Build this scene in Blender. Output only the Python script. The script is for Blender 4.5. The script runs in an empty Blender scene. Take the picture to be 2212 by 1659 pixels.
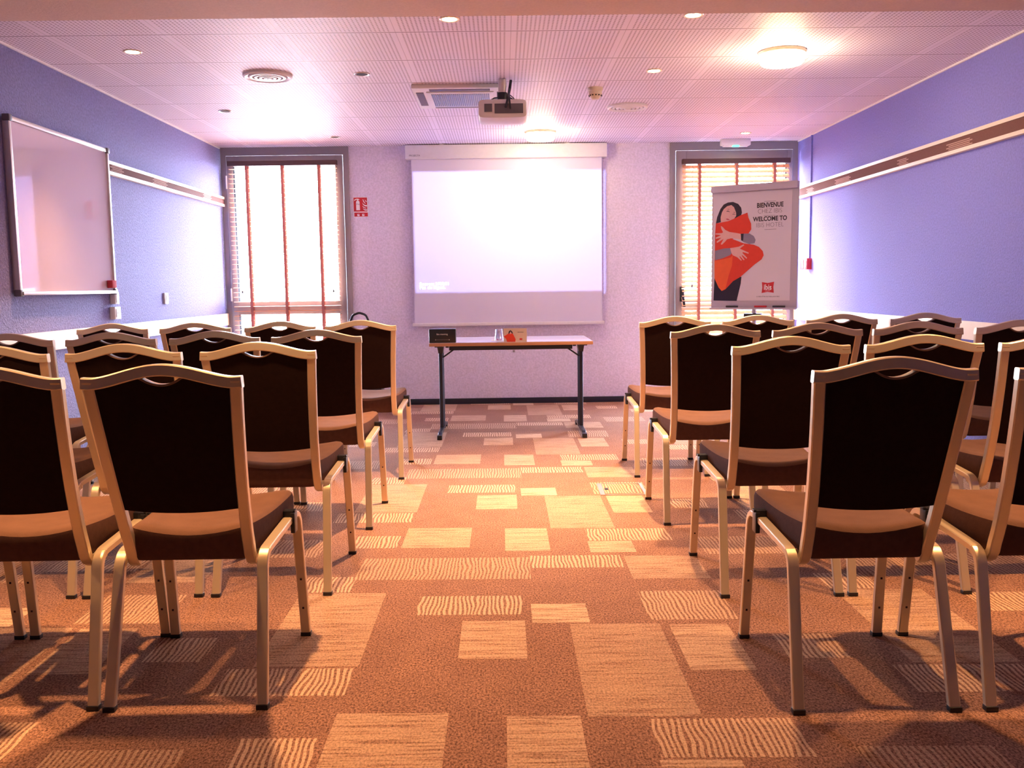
import bpy, math, random
from mathutils import Vector, Matrix
random.seed(7)
PI = math.pi
H = 1.135                      # eye height above the floor
C = bpy.context.scene.collection
S = bpy.context.scene

# ------------------------------------------------------------------ camera
Fv = Vector((0.008745496, 0.994299017, -0.106268436))
Rv = Vector((0.999859049, -0.010218196, -0.013321726))
Uv = Vector((0.014331651, 0.106136952, 0.994248234))
cd = bpy.data.cameras.new('camera'); cam = bpy.data.objects.new('camera', cd); C.objects.link(cam)
cd.sensor_width = 36.0; cd.lens = 1994.39 * 36.0 / 2212.0; cd.clip_start = 0.05; cd.clip_end = 100
m = Matrix((Rv, Uv, -Fv)).transposed().to_4x4(); m.translation = Vector((0, 0, H)); cam.matrix_world = m
S.camera = cam

# ------------------------------------------------------------------ world, exposure
S.view_settings.view_transform = 'Standard'; S.view_settings.look = 'None'
S.view_settings.gamma = 1.0; S.view_settings.use_curve_mapping = False
S.view_settings.exposure = 1.7
W = bpy.data.worlds.new('world'); S.world = W; W.use_nodes = True
_nt = W.node_tree; _bg = _nt.nodes['Background']; _bg.inputs[1].default_value = 30.0
_tc = _nt.nodes.new('ShaderNodeTexCoord'); _sx = _nt.nodes.new('ShaderNodeSeparateXYZ'); _cr = _nt.nodes.new('ShaderNodeValToRGB')   # bright overcast sky over a paler ground
_nt.links.new(_tc.outputs['Generated'], _sx.inputs[0]); _mr = _nt.nodes.new('ShaderNodeMapRange'); _mr.inputs[1].default_value = -1; _nt.links.new(_sx.outputs[2], _mr.inputs[0])
_nt.links.new(_mr.outputs[0], _cr.inputs[0]); _nt.links.new(_cr.outputs[0], _bg.inputs[0])
_e = _cr.color_ramp.elements; _e[0].position = .44; _e[0].color = (.24, .22, .25, 1); _e[1].position = .52; _e[1].color = (.76, .84, 1.0, 1)

XL, XR, YB, YF, ZC = -2.63, 2.80, 8.87, -2.2, 2.45
YS, ZS = 3.98, 2.25            # edge and height of the lower ceiling nearest the camera

def portal(x0, x1, z0, z1, y):
    l = bpy.data.lights.new('daylight_portal', 'AREA'); l.shape = 'RECTANGLE'; l.size = x1 - x0; l.size_y = z1 - z0
    l.cycles.is_portal = True
    o = bpy.data.objects.new('daylight_portal', l); C.objects.link(o)
    o.location = ((x0 + x1) / 2, y, (z0 + z1) / 2); o.rotation_euler = (-PI / 2, 0, 0)
portal(-2.52, -1.54, 0.12, 2.30, 9.0)
portal(1.74, 2.74, 0.12, 2.30, 9.0)

WARM = (1.0, 0.52, 0.23)
def spot(name, loc, power, size=85, blend=1.0, color=WARM, radius=0.035):
    l = bpy.data.lights.new(name, 'SPOT'); l.energy = power; l.spot_size = math.radians(size); l.spot_blend = blend
    l.color = color; l.shadow_soft_size = radius
    o = bpy.data.objects.new(name, l); C.objects.link(o); o.location = loc
    return o
DL_POWER = 95.0

# ------------------------------------------------------------------ node helpers
class NT:
    def __init__(s, nt): s.nt = nt
    def n(s, t, **k):
        nd = s.nt.nodes.new(t)
        for a, b in k.items(): setattr(nd, a, b)
        return nd
    def link(s, a, b): s.nt.links.new(a, b)
    def m(s, op, a, b=None, c=None, clamp=False):
        nd = s.n('ShaderNodeMath', operation=op); nd.use_clamp = clamp
        for i, v in enumerate((a, b, c)):
            if v is None: continue
            if isinstance(v, (int, float)): nd.inputs[i].default_value = v
            else: s.link(v, nd.inputs[i])
        return nd.outputs[0]
    def mix(s, f, a, b):
        nd = s.n('ShaderNodeMix', data_type='RGBA')
        for i, v in ((0, f), (6, a), (7, b)):
            if isinstance(v, (int, float)): nd.inputs[i].default_value = v
            elif isinstance(v, tuple): nd.inputs[i].default_value = (*v, 1) if len(v) == 3 else v
            else: s.link(v, nd.inputs[i])
        return nd.outputs[2]
    def pos(s):
        g = s.n('ShaderNodeNewGeometry'); sp = s.n('ShaderNodeSeparateXYZ'); s.link(g.outputs['Position'], sp.inputs[0])
        return g.outputs['Position'], sp.outputs[0], sp.outputs[1], sp.outputs[2]
    def noise(s, vec, scale, detail=3, rough=0.5, dist=0.0):
        nd = s.n('ShaderNodeTexNoise'); nd.inputs['Scale'].default_value = scale; nd.inputs['Detail'].default_value = detail
        nd.inputs['Roughness'].default_value = rough; nd.inputs['Distortion'].default_value = dist
        if vec is not None: s.link(vec, nd.inputs['Vector'])
        return nd.outputs[0]
    def comb(s, x, y, z=0.0):
        nd = s.n('ShaderNodeCombineXYZ')
        for i, v in enumerate((x, y, z)):
            if isinstance(v, (int, float)): nd.inputs[i].default_value = v
            else: s.link(v, nd.inputs[i])
        return nd.outputs[0]
    def ramp(s, f, lo, hi):
        nd = s.n('ShaderNodeMapRange'); nd.inputs[1].default_value = lo; nd.inputs[2].default_value = hi; s.link(f, nd.inputs[0])
        return nd.outputs[0]
    def bump(s, h, strength, dist):
        nd = s.n('ShaderNodeBump'); nd.inputs['Strength'].default_value = strength; nd.inputs['Distance'].default_value = dist
        s.link(h, nd.inputs['Height']); return nd.outputs[0]

def new_mat(name, col=(.8, .8, .8), rough=.5, metal=0.0, spec=0.5, emit=None, estr=0.0, sheen=0.0, coat=0.0, var=0.06, vscale=30, bump=None):
    mt = bpy.data.materials.new(name); mt.use_nodes = True; t = NT(mt.node_tree)
    b = mt.node_tree.nodes['Principled BSDF']
    b.inputs['Roughness'].default_value = rough; b.inputs['Metallic'].default_value = metal
    b.inputs['Specular IOR Level'].default_value = spec
    b.inputs['Sheen Weight'].default_value = sheen; b.inputs['Coat Weight'].default_value = coat
    tc = t.n('ShaderNodeTexCoord').outputs['Object']
    if var > 0 and emit is None:
        nz = t.noise(tc, vscale, 4)
        t.link(t.mix(nz, tuple(c * (1 - var) for c in col), tuple(min(1, c * (1 + var)) for c in col)), b.inputs['Base Color'])
    else: b.inputs['Base Color'].default_value = (*col, 1)
    if bump:
        t.link(t.bump(t.noise(tc, bump[0], 4, .6), bump[1], bump[2]), b.inputs['Normal'])
    if emit is not None:
        b.inputs['Emission Color'].default_value = (*emit, 1); b.inputs['Emission Strength'].default_value = estr
    return mt, t, b

M = {}
def mk(key, *a, **k): M[key] = new_mat(key, *a, **k)[0]
mk('chair_metal', (.76, .64, .46), rough=.36, metal=.6, var=.03)
mk('seat_fabric', (.165, .088, .062), rough=.95, spec=.15, var=.22, vscale=14, bump=(350, .4, .002))
mk('panel_fabric', (.020, .009, .008), rough=.95, spec=.1, var=.25, vscale=60, bump=(700, .4, .001))
mk('seat_fabric_shaded', (.095, .047, .038), rough=.95, spec=.1, var=.2, vscale=60, bump=(350, .4, .002))  # seat fabric again, darkened to paint shade onto the cushion sides
mk('black_plastic', (.012, .012, .018), rough=.35)
mk('black_metal', (.012, .014, .028), rough=.35, spec=.5)
mk('lip_plastic', (.20, .12, .08), rough=.5)
mk('white_plastic', (.80, .78, .78), rough=.4)
mk('projector_body', (.72, .70, .72), rough=.45)
mk('white_metal', (.78, .76, .78), rough=.35)
mk('frame_grey', (.29, .26, .28), rough=.45, var=.04)
mk('wood_pale', (.80, .66, .48), rough=.4, var=.05, vscale=6)
mk('slat_wood', (.62, .36, .20), rough=.5, var=.1)
mk('tape_red', (.38, .12, .10), rough=.8)
mk('headrail_brown', (.10, .05, .045), rough=.5)
mk('alu', (.62, .58, .56), rough=.35, metal=.7)
mk('board_white', (.62, .52, .62), rough=.035, spec=1.0, coat=1.0, var=.01)
mk('grey_plastic', (.12, .11, .14), rough=.5)
mk('red_paint', (.55, .02, .03), rough=.5)
mk('red_felt', (.45, .03, .05), rough=.9)
mk('paint_white', (.85, .83, .84), rough=.6)
mk('screen_fabric', (.74, .71, .86), rough=.9, spec=.1, var=.01)
mk('table_edge', (.50, .26, .14), rough=.5)
mk('table_top', (.62, .55, .62), rough=.25, var=.03)
mk('board_grey', (.50, .45, .52), rough=.45, var=.03)
mk('poster_paper', (.66, .60, .66), rough=.5, var=.01)
mk('ink', (.03, .02, .03), rough=.6)
mk('ink_soft', (.12, .10, .13), rough=.6)
mk('skin', (.72, .42, .38), rough=.6)
mk('lips', (.50, .10, .12), rough=.6)
mk('hair', (.03, .018, .035), rough=.5)
mk('pillow_red', (.68, .045, .02), rough=.7, var=.08)
mk('pillow_orange', (.80, .12, .03), rough=.7, var=.08)
mk('sleeve_grey', (.26, .22, .30), rough=.8)
mk('trousers', (.02, .015, .035), rough=.8)
mk('card_beige', (.62, .48, .40), rough=.6)
mk('dark_hole', (.03, .015, .02), rough=.8)
mk('emit_green', (.1, .5, .3), emit=(.05, .9, .5), estr=1.6)
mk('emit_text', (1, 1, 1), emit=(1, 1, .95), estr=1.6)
mk('lamp_glow', (1, 1, 1), emit=(1.0, .80, .52), estr=14)
mk('spot_glow', (1, 1, 1), emit=(1.0, .78, .50), estr=30)
mk('candy_pink', (.75, .08, .2), rough=.4)
mk('beige_plastic', (.72, .60, .48), rough=.5)
mk('lamp_rim', (.75, .62, .45), rough=.3, metal=.3)

def glass_mat(name, tint=(.97, .98, 1), refl=.08):
    mt = bpy.data.materials.new(name); mt.use_nodes = True; nt = mt.node_tree; nt.nodes.clear(); t = NT(nt)
    o = t.n('ShaderNodeOutputMaterial'); mx = t.n('ShaderNodeMixShader'); tr = t.n('ShaderNodeBsdfTransparent'); gl = t.n('ShaderNodeBsdfGlossy')
    tr.inputs[0].default_value = (*tint, 1); gl.inputs['Roughness'].default_value = .02; mx.inputs[0].default_value = refl
    t.link(tr.outputs[0], mx.inputs[1]); t.link(gl.outputs[0], mx.inputs[2]); t.link(mx.outputs[0], o.inputs[0]); M[name] = mt
glass_mat('window_glass', refl=.05)
glass_mat('tumbler_glass', (.93, .93, 1), .25)

def thin_mat(name, col, tr):
    mt, t, b = new_mat(name, col, rough=.6, var=.06)
    o = mt.node_tree.nodes['Material Output']; mx = t.n('ShaderNodeMixShader'); tl = t.n('ShaderNodeBsdfTranslucent'); tl.inputs[0].default_value = (*col, 1)
    mx.inputs[0].default_value = tr; t.link(b.outputs[0], mx.inputs[1]); t.link(tl.outputs[0], mx.inputs[2]); t.link(mx.outputs[0], o.inputs[0]); M[name] = mt
thin_mat('slat_wood', (.80, .48, .30), .22); thin_mat('tape_red', (.50, .20, .15), .25)

def wall_mat(name, col, bscale=85, bstr=.55, bdist=.006, var=.10):
    mt, t, b = new_mat(name, col, rough=.75, spec=.25, var=0)
    p, x, y, z = t.pos()
    n1 = t.noise(p, bscale, 4, .6); n2 = t.noise(p, bscale * 2.6, 3, .6)
    h = t.m('ADD', n1, t.m('MULTIPLY', n2, .5))
    t.link(t.bump(h, bstr, bdist), b.inputs['Normal'])
    t.link(t.mix(t.ramp(n1, .35, .65), tuple(c * (1 - var) for c in col), tuple(min(1, c * (1 + var)) for c in col)), b.inputs['Base Color'])
    M[name] = mt
wall_mat('wall_lavender', (.24, .24, .64))
wall_mat('wall_lavender_left', (.26, .25, .52), bscale=70, bstr=1.0, bdist=.014, var=.14)
wall_mat('wall_white', (.76, .70, .84), bscale=60, bstr=.35)
wall_mat('wall_beige', (.28, .20, .16))
wall_mat('soffit_paint', (.74, .60, .53), bscale=110, bstr=.4, bdist=.004, var=.05)

# perforated metal ceiling tiles on a 0.6 m grid
mt, t, b = new_mat('ceiling_tiles', (.82, .76, .80), rough=.55, var=0)
p, x, y, z = t.pos()
ax = t.m('FRACT', t.m('DIVIDE', t.m('SUBTRACT', x, 0.0624 - 6), .6)); ay = t.m('FRACT', t.m('DIVIDE', t.m('SUBTRACT', y, 4.9697 - 12), .6))
dx = t.m('ABSOLUTE', t.m('SUBTRACT', ax, .5)); dy = t.m('ABSOLUTE', t.m('SUBTRACT', ay, .5))
inside = t.m('MULTIPLY', t.m('LESS_THAN', dx, .452), t.m('LESS_THAN', dy, .478))
hx = t.m('FRACT', t.m('MULTIPLY', ax, 27)); hy = t.m('FRACT', t.m('MULTIPLY', ay, 21))
hole = t.m('MULTIPLY', t.m('LESS_THAN', t.m('ABSOLUTE', t.m('SUBTRACT', hx, .5)), .20), t.m('LESS_THAN', t.m('ABSOLUTE', t.m('SUBTRACT', hy, .5)), .34))
hole = t.m('MULTIPLY', hole, inside)
seam = t.m('MAXIMUM', t.m('GREATER_THAN', dy, .490), t.m('MULTIPLY', t.m('GREATER_THAN', dx, .4965), .5))
dark = t.m('MAXIMUM', t.m('MULTIPLY', hole, .62), t.m('MULTIPLY', seam, .8))
t.link(t.mix(dark, (.84, .77, .88), (.15, .08, .13)), b.inputs['Base Color'])
t.link(t.bump(t.m('SUBTRACT', 1.0, seam), .5, .004), b.inputs['Normal'])
M['ceiling_tiles'] = mt

# carpet: repeat of 1.98 x 1.90 m with striped rectangles
RECTS = [  # u0 u1 v0 v1 kind(0 lines across, 1 upright dashes) brightness
 (-.595, .095, 3.49, 3.775, 1, .62), (-.785, -.59, 3.345, 3.53, 1, .95), (-.77, -.45, 2.67, 3.335, 0, .55),
 (-.32, .055, 3.10, 3.295, 1, .95), (-.153, .06, 2.72, 3.04, 0, .75), (.085, .28, 3.02, 3.205, 0, 1.0),
 (-.84, -.46, 2.47, 2.655, 1, .95), (-.46, -.16, 2.03, 2.36, 0, .65), (-.005, .19, 1.97, 2.34, 0, .75),
 (-.68, -.48, 2.03, 2.225, 1, .95), (.21, .51, 2.335, 3.005, 0, .5), (.54, .735, 2.625, 2.995, 0, .75),
 (.485, .785, 3.04, 3.335, 1, .72), (.098, .475, 3.628, 3.797, 1, .95), (.49, .79, 3.48, 3.785, 0, .55),
 (.367, .74, 2.12, 2.32, 1, .85), (.36, .555, 1.94, 2.11, 0, .85), (.855, 1.04, 2.71, 2.905, 1, .9),
 (.845, 1.13, 1.90, 2.17, 1, .6), (-.85, -.80, 1.90, 2.17, 1, .6)]
mt, t, b = new_mat('carpet', (.3, .16, .1), rough=.95, spec=.1, var=0)
p, x, y, z = t.pos()
v = t.m('ADD', y, t.m('MULTIPLY', x, .025))
u = t.m('SUBTRACT', t.m('FLOORED_MODULO', t.m('ADD', x, .85), 1.98), .85)
v = t.m('ADD', t.m('FLOORED_MODULO', t.m('SUBTRACT', v, 1.90), 1.90), 1.90)
masks = {0: None, 1: None}
for (u0, u1, v0, v1, k, br) in RECTS:
    du = t.m('SUBTRACT', t.m('ABSOLUTE', t.m('SUBTRACT', u, (u0 + u1) / 2)), (u1 - u0) / 2)
    dv = t.m('SUBTRACT', t.m('ABSOLUTE', t.m('SUBTRACT', v, (v0 + v1) / 2)), (v1 - v0) / 2)
    e = t.m('MULTIPLY', t.m('LESS_THAN', t.m('MAXIMUM', du, dv), 0.0), br)
    masks[k] = e if masks[k] is None else t.m('MAXIMUM', masks[k], e)
nH = t.noise(t.comb(t.m('MULTIPLY', x, 4.5), t.m('MULTIPLY', y, 105)), 1.0, 3, .65)
wob = t.noise(t.comb(t.m('MULTIPLY', x, 13), t.m('MULTIPLY', y, 6.5)), 1.0, 1, .4)
ph = t.m('ADD', t.m('MULTIPLY', x, 64), t.m('MULTIPLY', wob, 2.2))
sV = t.ramp(t.m('SINE', t.m('MULTIPLY', ph, 2 * PI)), -.35, .15)
sH = t.m('ADD', t.m('MULTIPLY', t.ramp(nH, .42, .50), .80), .20)
fib = t.noise(t.comb(t.m('MULTIPLY', x, 170), t.m('MULTIPLY', y, 110)), 1.0, 3, .75)
coarse = t.noise(t.comb(t.m('MULTIPLY', x, 9), t.m('MULTIPLY', y, 7)), 1.0, 3, .6)
fleck = t.noise(t.comb(t.m('MULTIPLY', x, 110), t.m('MULTIPLY', y, 26)), 1.0, 3, .7)
mask = t.m('MAXIMUM', t.m('MULTIPLY', masks[0], sH), t.m('MULTIPLY', masks[1], sV))
mask = t.m('MULTIPLY', mask, t.ramp(fib, .05, .60), clamp=True)
base = t.mix(t.ramp(fib, .36, .64), (.10, .048, .035), (.56, .31, .215))
base = t.mix(t.m('MULTIPLY', t.ramp(coarse, .35, .65), .18), base, (.12, .055, .045))
base = t.mix(t.m('MULTIPLY', t.ramp(fleck, .62, .80), .55), base, (.62, .38, .25))
t.link(t.mix(mask, base, (.78, .55, .37)), b.inputs['Base Color'])
t.link(t.bump(fib, .5, .004), b.inputs['Normal'])
M['carpet'] = mt

# ------------------------------------------------------------------ mesh helpers
class MB:
    def __init__(s): s.v = []; s.f = []; s.mi = []
    def add(s, vs, fs, mi=0):
        o = len(s.v); s.v += [tuple(q) for q in vs]; s.f += [tuple(o + i for i in f) for f in fs]; s.mi += [mi] * len(fs); return s
    def box(s, x0, x1, y0, y1, z0, z1, mi=0, bev=0.0):
        if bev <= 0:
            vs = [(x, y, z) for z in (z0, z1) for y in (y0, y1) for x in (x0, x1)]
            return s.add(vs, [(0, 2, 3, 1), (4, 5, 7, 6), (0, 1, 5, 4), (2, 6, 7, 3), (0, 4, 6, 2), (1, 3, 7, 5)], mi)
        import bmesh
        bm = bmesh.new(); bmesh.ops.create_cube(bm, size=1)
        for q in bm.verts: q.co = Vector(((x0 + x1) / 2 + q.co.x * (x1 - x0), (y0 + y1) / 2 + q.co.y * (y1 - y0), (z0 + z1) / 2 + q.co.z * (z1 - z0)))
        bmesh.ops.bevel(bm, geom=list(bm.edges), offset=bev, segments=2, affect='EDGES', profile=.6)
        bm.verts.index_update(); s.add([q.co for q in bm.verts], [[q.index for q in f.verts] for f in bm.faces], mi); bm.free(); return s
    def sweep(s, pts, axis, wa, wn, ch=.13, mi=0, caps=True):
        """sweep a chamfered rectangle: wa across 'axis', wn across the other direction"""
        pts = [Vector(q) for q in pts]; axis = Vector(axis).normalized(); rings = []
        for i, q in enumerate(pts):
            segs = []
            if i > 0: segs.append((q - pts[i - 1]).normalized())
            if i < len(pts) - 1: segs.append((pts[i + 1] - q).normalized())
            ns = [d.cross(axis).normalized() for d in segs]; n = sum(ns, Vector()).normalized()
            k = 1.0 / max(.35, n.dot(ns[0]))
            a, c = wa / 2, wn / 2; h = min(wa, wn) * ch
            sec = [(-a + h, -c), (a - h, -c), (a, -c + h), (a, c - h), (a - h, c), (-a + h, c), (-a, c - h), (-a, -c + h)]
            rings.append([q + axis * sx + n * (sn * k) for sx, sn in sec])
        vs = [w for r in rings for w in r]; fs = []
        for i in range(len(pts) - 1):
            for j in range(8): k = (j + 1) % 8; fs.append((i * 8 + j, i * 8 + k, i * 8 + 8 + k, i * 8 + 8 + j))
        if caps: fs.append(tuple(range(7, -1, -1))); fs.append(tuple((len(pts) - 1) * 8 + j for j in range(8)))
        return s.add(vs, fs, mi)
    def tube(s, pts, r, n=12, mi=0, closed=False):
        pts = [Vector(q) for q in pts]; rings = []; prev = None
        for i, q in enumerate(pts):
            d = ((pts[(i + 1) % len(pts)] if (closed or i < len(pts) - 1) else q) - (pts[i - 1] if (closed or i > 0) else q)).normalized()
            if prev is None: a = d.orthogonal().normalized()
            else: a = (prev - d * prev.dot(d)).normalized()
            prev = a; bb = d.cross(a); rr = r[i] if isinstance(r, (list, tuple)) else r
            rings.append([q + (a * math.cos(2 * PI * j / n) + bb * math.sin(2 * PI * j / n)) * rr for j in range(n)])
        vs = [w for g in rings for w in g]; fs = []; L = len(pts)
        for i in range(L if closed else L - 1):
            for j in range(n): k = (j + 1) % n; e = (i + 1) % L; fs.append((i * n + j, i * n + k, e * n + k, e * n + j))
        if not closed: fs.append(tuple(range(n - 1, -1, -1))); fs.append(tuple((L - 1) * n + j for j in range(n)))
        return s.add(vs, fs, mi)
    def lathe(s, prof, c=(0, 0, 0), n=40, mi=0, axis='z'):
        """profile of (r, h); closed at the axis where r is 0"""
        vs = []; fs = []; c = Vector(c); L = len(prof)
        for r, h in prof:
            for j in range(n):
                a = 2 * PI * j / n; q = (r * math.cos(a), r * math.sin(a), h)
                if axis == 'y': q = (q[0], -q[2], q[1])
                if axis == 'x': q = (q[2], q[0], q[1])
                vs.append(c + Vector(q))
        for i in range(L - 1):
            for j in range(n): k = (j + 1) % n; fs.append((i * n + j, i * n + k, i * n + n + k, i * n + n + j))
        if prof[0][0] > 1e-6 and prof[0] != prof[-1]: fs.append(tuple(range(n - 1, -1, -1)))
        if prof[-1][0] > 1e-6 and prof[0] != prof[-1]: fs.append(tuple((L - 1) * n + j for j in range(n)))
        return s.add(vs, fs, mi)
    def poly(s, pts, to3, y0, y1, mi=0):
        """extrude a 2D outline; to3(u, w, d) gives the point at depth d"""
        n = len(pts); vs = [to3(a, c, y0) for a, c in pts] + [to3(a, c, y1) for a, c in pts]
        fs = [tuple(range(n - 1, -1, -1)), tuple(range(n, 2 * n))] + [(i, (i + 1) % n, n + (i + 1) % n, n + i) for i in range(n)]
        return s.add(vs, fs, mi)
    def build(s, name, mats, parent=None, smooth=40, loc=None):
        me = bpy.data.meshes.new(name); me.from_pydata(s.v, [], s.f)
        mats = mats if isinstance(mats, (list, tuple)) else [mats]
        for q in mats: me.materials.append(M[q])
        for pl, k in zip(me.polygons, s.mi): pl.material_index = k
        import bmesh
        bm = bmesh.new(); bm.from_mesh(me); bmesh.ops.remove_doubles(bm, verts=bm.verts, dist=1e-6); bmesh.ops.recalc_face_normals(bm, faces=bm.faces); bm.to_mesh(me); bm.free()
        if smooth:
            for pl in me.polygons: pl.use_smooth = True
            me.set_sharp_from_angle(angle=math.radians(smooth))
        o = bpy.data.objects.new(name, me); C.objects.link(o)
        if parent: o.parent = parent
        if loc: o.location = loc
        return o

def fillet(pts, r, n=8):
    pts = [Vector(q) for q in pts]; out = [pts[0]]
    for i in range(1, len(pts) - 1):
        a, q, c = pts[i - 1], pts[i], pts[i + 1]; d0 = (a - q).normalized(); d1 = (c - q).normalized()
        ang = d0.angle(d1); L = min(r / math.tan(ang / 2), (a - q).length * .48, (c - q).length * .48)
        p0, p1 = q + d0 * L, q + d1 * L
        for k in range(n + 1): w = k / n; out.append(p0 * (1 - w) ** 2 + q * 2 * w * (1 - w) + p1 * w * w)
    out.append(pts[-1]); return out

def thing(name, label, cat, loc=(0, 0, 0), rz=0, group=None):
    o = bpy.data.objects.new(name, None); C.objects.link(o); o.empty_display_size = .1
    o.location = loc; o.rotation_euler = (0, 0, rz); o['label'] = label; o['category'] = cat
    if group: o['group'] = group
    return o
def tag(o, label, cat, group=None):
    o['label'] = label; o['category'] = cat
    if group: o['group'] = group
    return o
def struct(o): o['kind'] = 'structure'; return o

def text(name, body, size, mat, parent, M4, align='CENTER', ext=.0004, bold=0.0, sx=1.0, space=1.0):
    cu = bpy.data.curves.new('t', 'FONT'); cu.body = body; cu.size = size; cu.align_x = align; cu.align_y = 'CENTER'
    cu.extrude = ext; cu.offset = bold; cu.resolution_u = 3; cu.space_character = space
    o = bpy.data.objects.new('t', cu); C.objects.link(o)
    dg = bpy.context.evaluated_depsgraph_get(); dg.update(); me = bpy.data.meshes.new_from_object(o.evaluated_get(dg))
    bpy.data.objects.remove(o); bpy.data.curves.remove(cu)
    me.transform(Matrix.Diagonal((sx, 1, 1, 1))); me.transform(M4); me.name = name; me.materials.clear(); me.materials.append(M[mat])
    ob = bpy.data.objects.new(name, me); C.objects.link(ob)
    if parent: ob.parent = parent
    return ob
def facing(x, y, z): # text plane facing the camera (-Y)
    return Matrix.Translation((x, y, z)) @ Matrix.Rotation(PI / 2, 4, 'X')

# ------------------------------------------------------------------ setting
struct(MB().box(XL - .1, XR + .1, YF - .1, YB + .3, -.1, 0).build('floor', 'carpet', smooth=0))
struct(MB().box(XL - .1, XR + .1, YS, YB + .3, ZC, ZC + .1).build('ceiling', 'ceiling_tiles', smooth=0))
struct(MB().box(XL, XR, YF, YS, ZS, ZC + .1).build('ceiling_lower', 'soffit_paint', smooth=0))
struct(MB().box(XL - .15, XL, YF - .1, YB + .3, 0, ZC + .1).build('wall_left', 'wall_lavender_left', smooth=0))
struct(MB().box(XR, XR + .15, YF - .1, YB + .3, 0, ZC + .1).build('wall_right', 'wall_lavender', smooth=0))
struct(MB().box(XL, XR, YF - .1, YF, 0, ZC).build('wall_front', 'wall_beige', smooth=0))
struct(MB().box(-1.43, 1.595, YB, YB + .3, 0, ZC).build('wall_back', 'wall_white', smooth=0))
struct(MB().box(-1.43, 1.595, YB - .014, YB, 0, .055, bev=.003).build('baseboard_back', 'black_metal'))
struct(MB().box(XL, XL + .014, YF, YB, 0, .06).build('baseboard_left', 'black_metal', smooth=0))
struct(MB().box(XR - .014, XR, YF, YB, 0, .06).build('baseboard_right', 'black_metal', smooth=0))
struct(MB().box(XL, XL + .012, YS, YB - .04, ZC - .012, ZC).build('trim_1', 'paint_white', smooth=0))
struct(MB().box(XR - .012, XR, YS, YB - .04, ZC - .012, ZC).build('trim_2', 'paint_white', smooth=0))

def window(idx, x0, x1, gx0, gx1, left_hinge):
    r = bpy.data.objects.new('window_%d' % idx, None); C.objects.link(r); r['kind'] = 'structure'
    y0, y1 = YB - .02, YB + .06
    f = MB()
    f.box(x0, x0 + .05, y0, y1, 0, ZC); f.box(x1 - .05, x1, y0, y1, 0, ZC); f.box(x0 + .05, x1 - .05, y0, y1, 2.375, ZC); f.box(x0 + .05, x1 - .05, y0, y1, 0, .05)
    f.build('window_frame', 'frame_grey', r, smooth=0)
    a, c = x0 + .055, x1 - .055; s_ = MB(); ys0, ys1 = YB - .035, YB + .04
    s_.box(a, gx0, ys0, ys1, .055, 2.37, bev=.004); s_.box(gx1, c, ys0, ys1, .055, 2.37, bev=.004)
    s_.box(gx0, gx1, ys0, ys1, 2.275, 2.37, bev=.004); s_.box(gx0, gx1, ys0, ys1, .055, .16, bev=.004); s_.box(gx0, gx1, ys0, ys1, .89, 1.01, bev=.004)
    s_.build('sash', 'frame_grey', r)
    MB().box(gx0, gx1, YB, YB + .012, 1.0, 2.275).build('window_pane', 'window_glass', r, smooth=0)
    MB().box(gx0, gx1, YB, YB + .012, .16, .915).build('window_pane', 'window_glass', r, smooth=0)
    if left_hinge:
        for hz in (1.07, 2.12): MB().tube([(a - .004, y0 - .02, hz - .05), (a - .004, y0 - .02, hz + .07)], .008).build('hinge', 'white_metal', r)
    else:
        h = MB().box(gx0 - .055, gx0 - .02, ys0 - .012, ys0, .96, 1.10, bev=.003)
        h.sweep([(gx0 - .037, ys0 - .012, 1.06), (gx0 - .037, ys0 - .055, 1.06)], (0, 0, 1), .02, .02)
        h.sweep(fillet([(gx0 - .037, ys0 - .05, 1.075), (gx0 - .034, ys0 - .055, 1.0), (gx0 - .02, ys0 - .055, .91)], .03), (1, 0, 0), .022, .014)
        h.build('window_handle', 'black_plastic', r)
    return r
window(1, -2.625, -1.43, -2.51, -1.555, True)
window(2, 1.595, 2.80, 1.745, 2.695, False)

def blind(label, x0, x1, tapes, ztop, tilt, sp=.044):
    r = thing('venetian_blind', label, 'blind', ((x0 + x1) / 2, YB - .085, .0)); cx = (x0 + x1) / 2
    MB().box(x0 - cx - .005, x1 - cx + .005, -.03, .028, ztop - .045, ztop, bev=.004).build('headrail', 'headrail_brown', r)
    s_ = MB(); z = ztop - .07; ca, sa = math.cos(tilt), math.sin(tilt); zb = .30
    while z > zb + .03:
        w = .024; vs = []
        for sx in (x0 - cx, x1 - cx):
            for (q, h) in ((-w, -.0012), (0, .0022), (w, -.0012), (w, -.0036), (0, -.0002), (-w, -.0036)):
                vs.append((sx, q * ca - h * sa, z + q * sa + h * ca))
        s_.add(vs, [(i, (i + 1) % 6, 6 + (i + 1) % 6, 6 + i) for i in range(6)] + [(5, 4, 3, 2, 1, 0), (6, 7, 8, 9, 10, 11)]); z -= sp
    s_.build('slats', 'slat_wood', r, smooth=0)
    MB().box(x0 - cx, x1 - cx, -.024, .024, zb - .02, zb, bev=.003).build('bottom_rail', 'slat_wood', r)
    for tx in tapes:
        q = MB().box(tx - cx - .013, tx - cx + .013, -.0275, -.0262, zb - .01, ztop - .03); q.box(tx - cx - .013, tx - cx + .013, .0262, .0275, zb - .01, ztop - .03)
        q.build('ladder_tape', 'tape_red', r, smooth=0)
    for tx in (x0 + .09, x1 - .06):
        q = MB().tube([(tx - cx, -.034, 1.12), (tx - cx, -.034, ztop - .04)], .0012, 6); q.lathe([(0, 0), (.008, .004), (.008, .02), (.002, .035), (0, .036)], (tx - cx, -.034, 1.09), 10)
        q.build('pull_cord', 'grey_plastic', r)
blind('venetian blind with open slats hanging over the left window', -2.535, -1.53, (-2.365, -2.035, -1.695), 2.315, .02)
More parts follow.
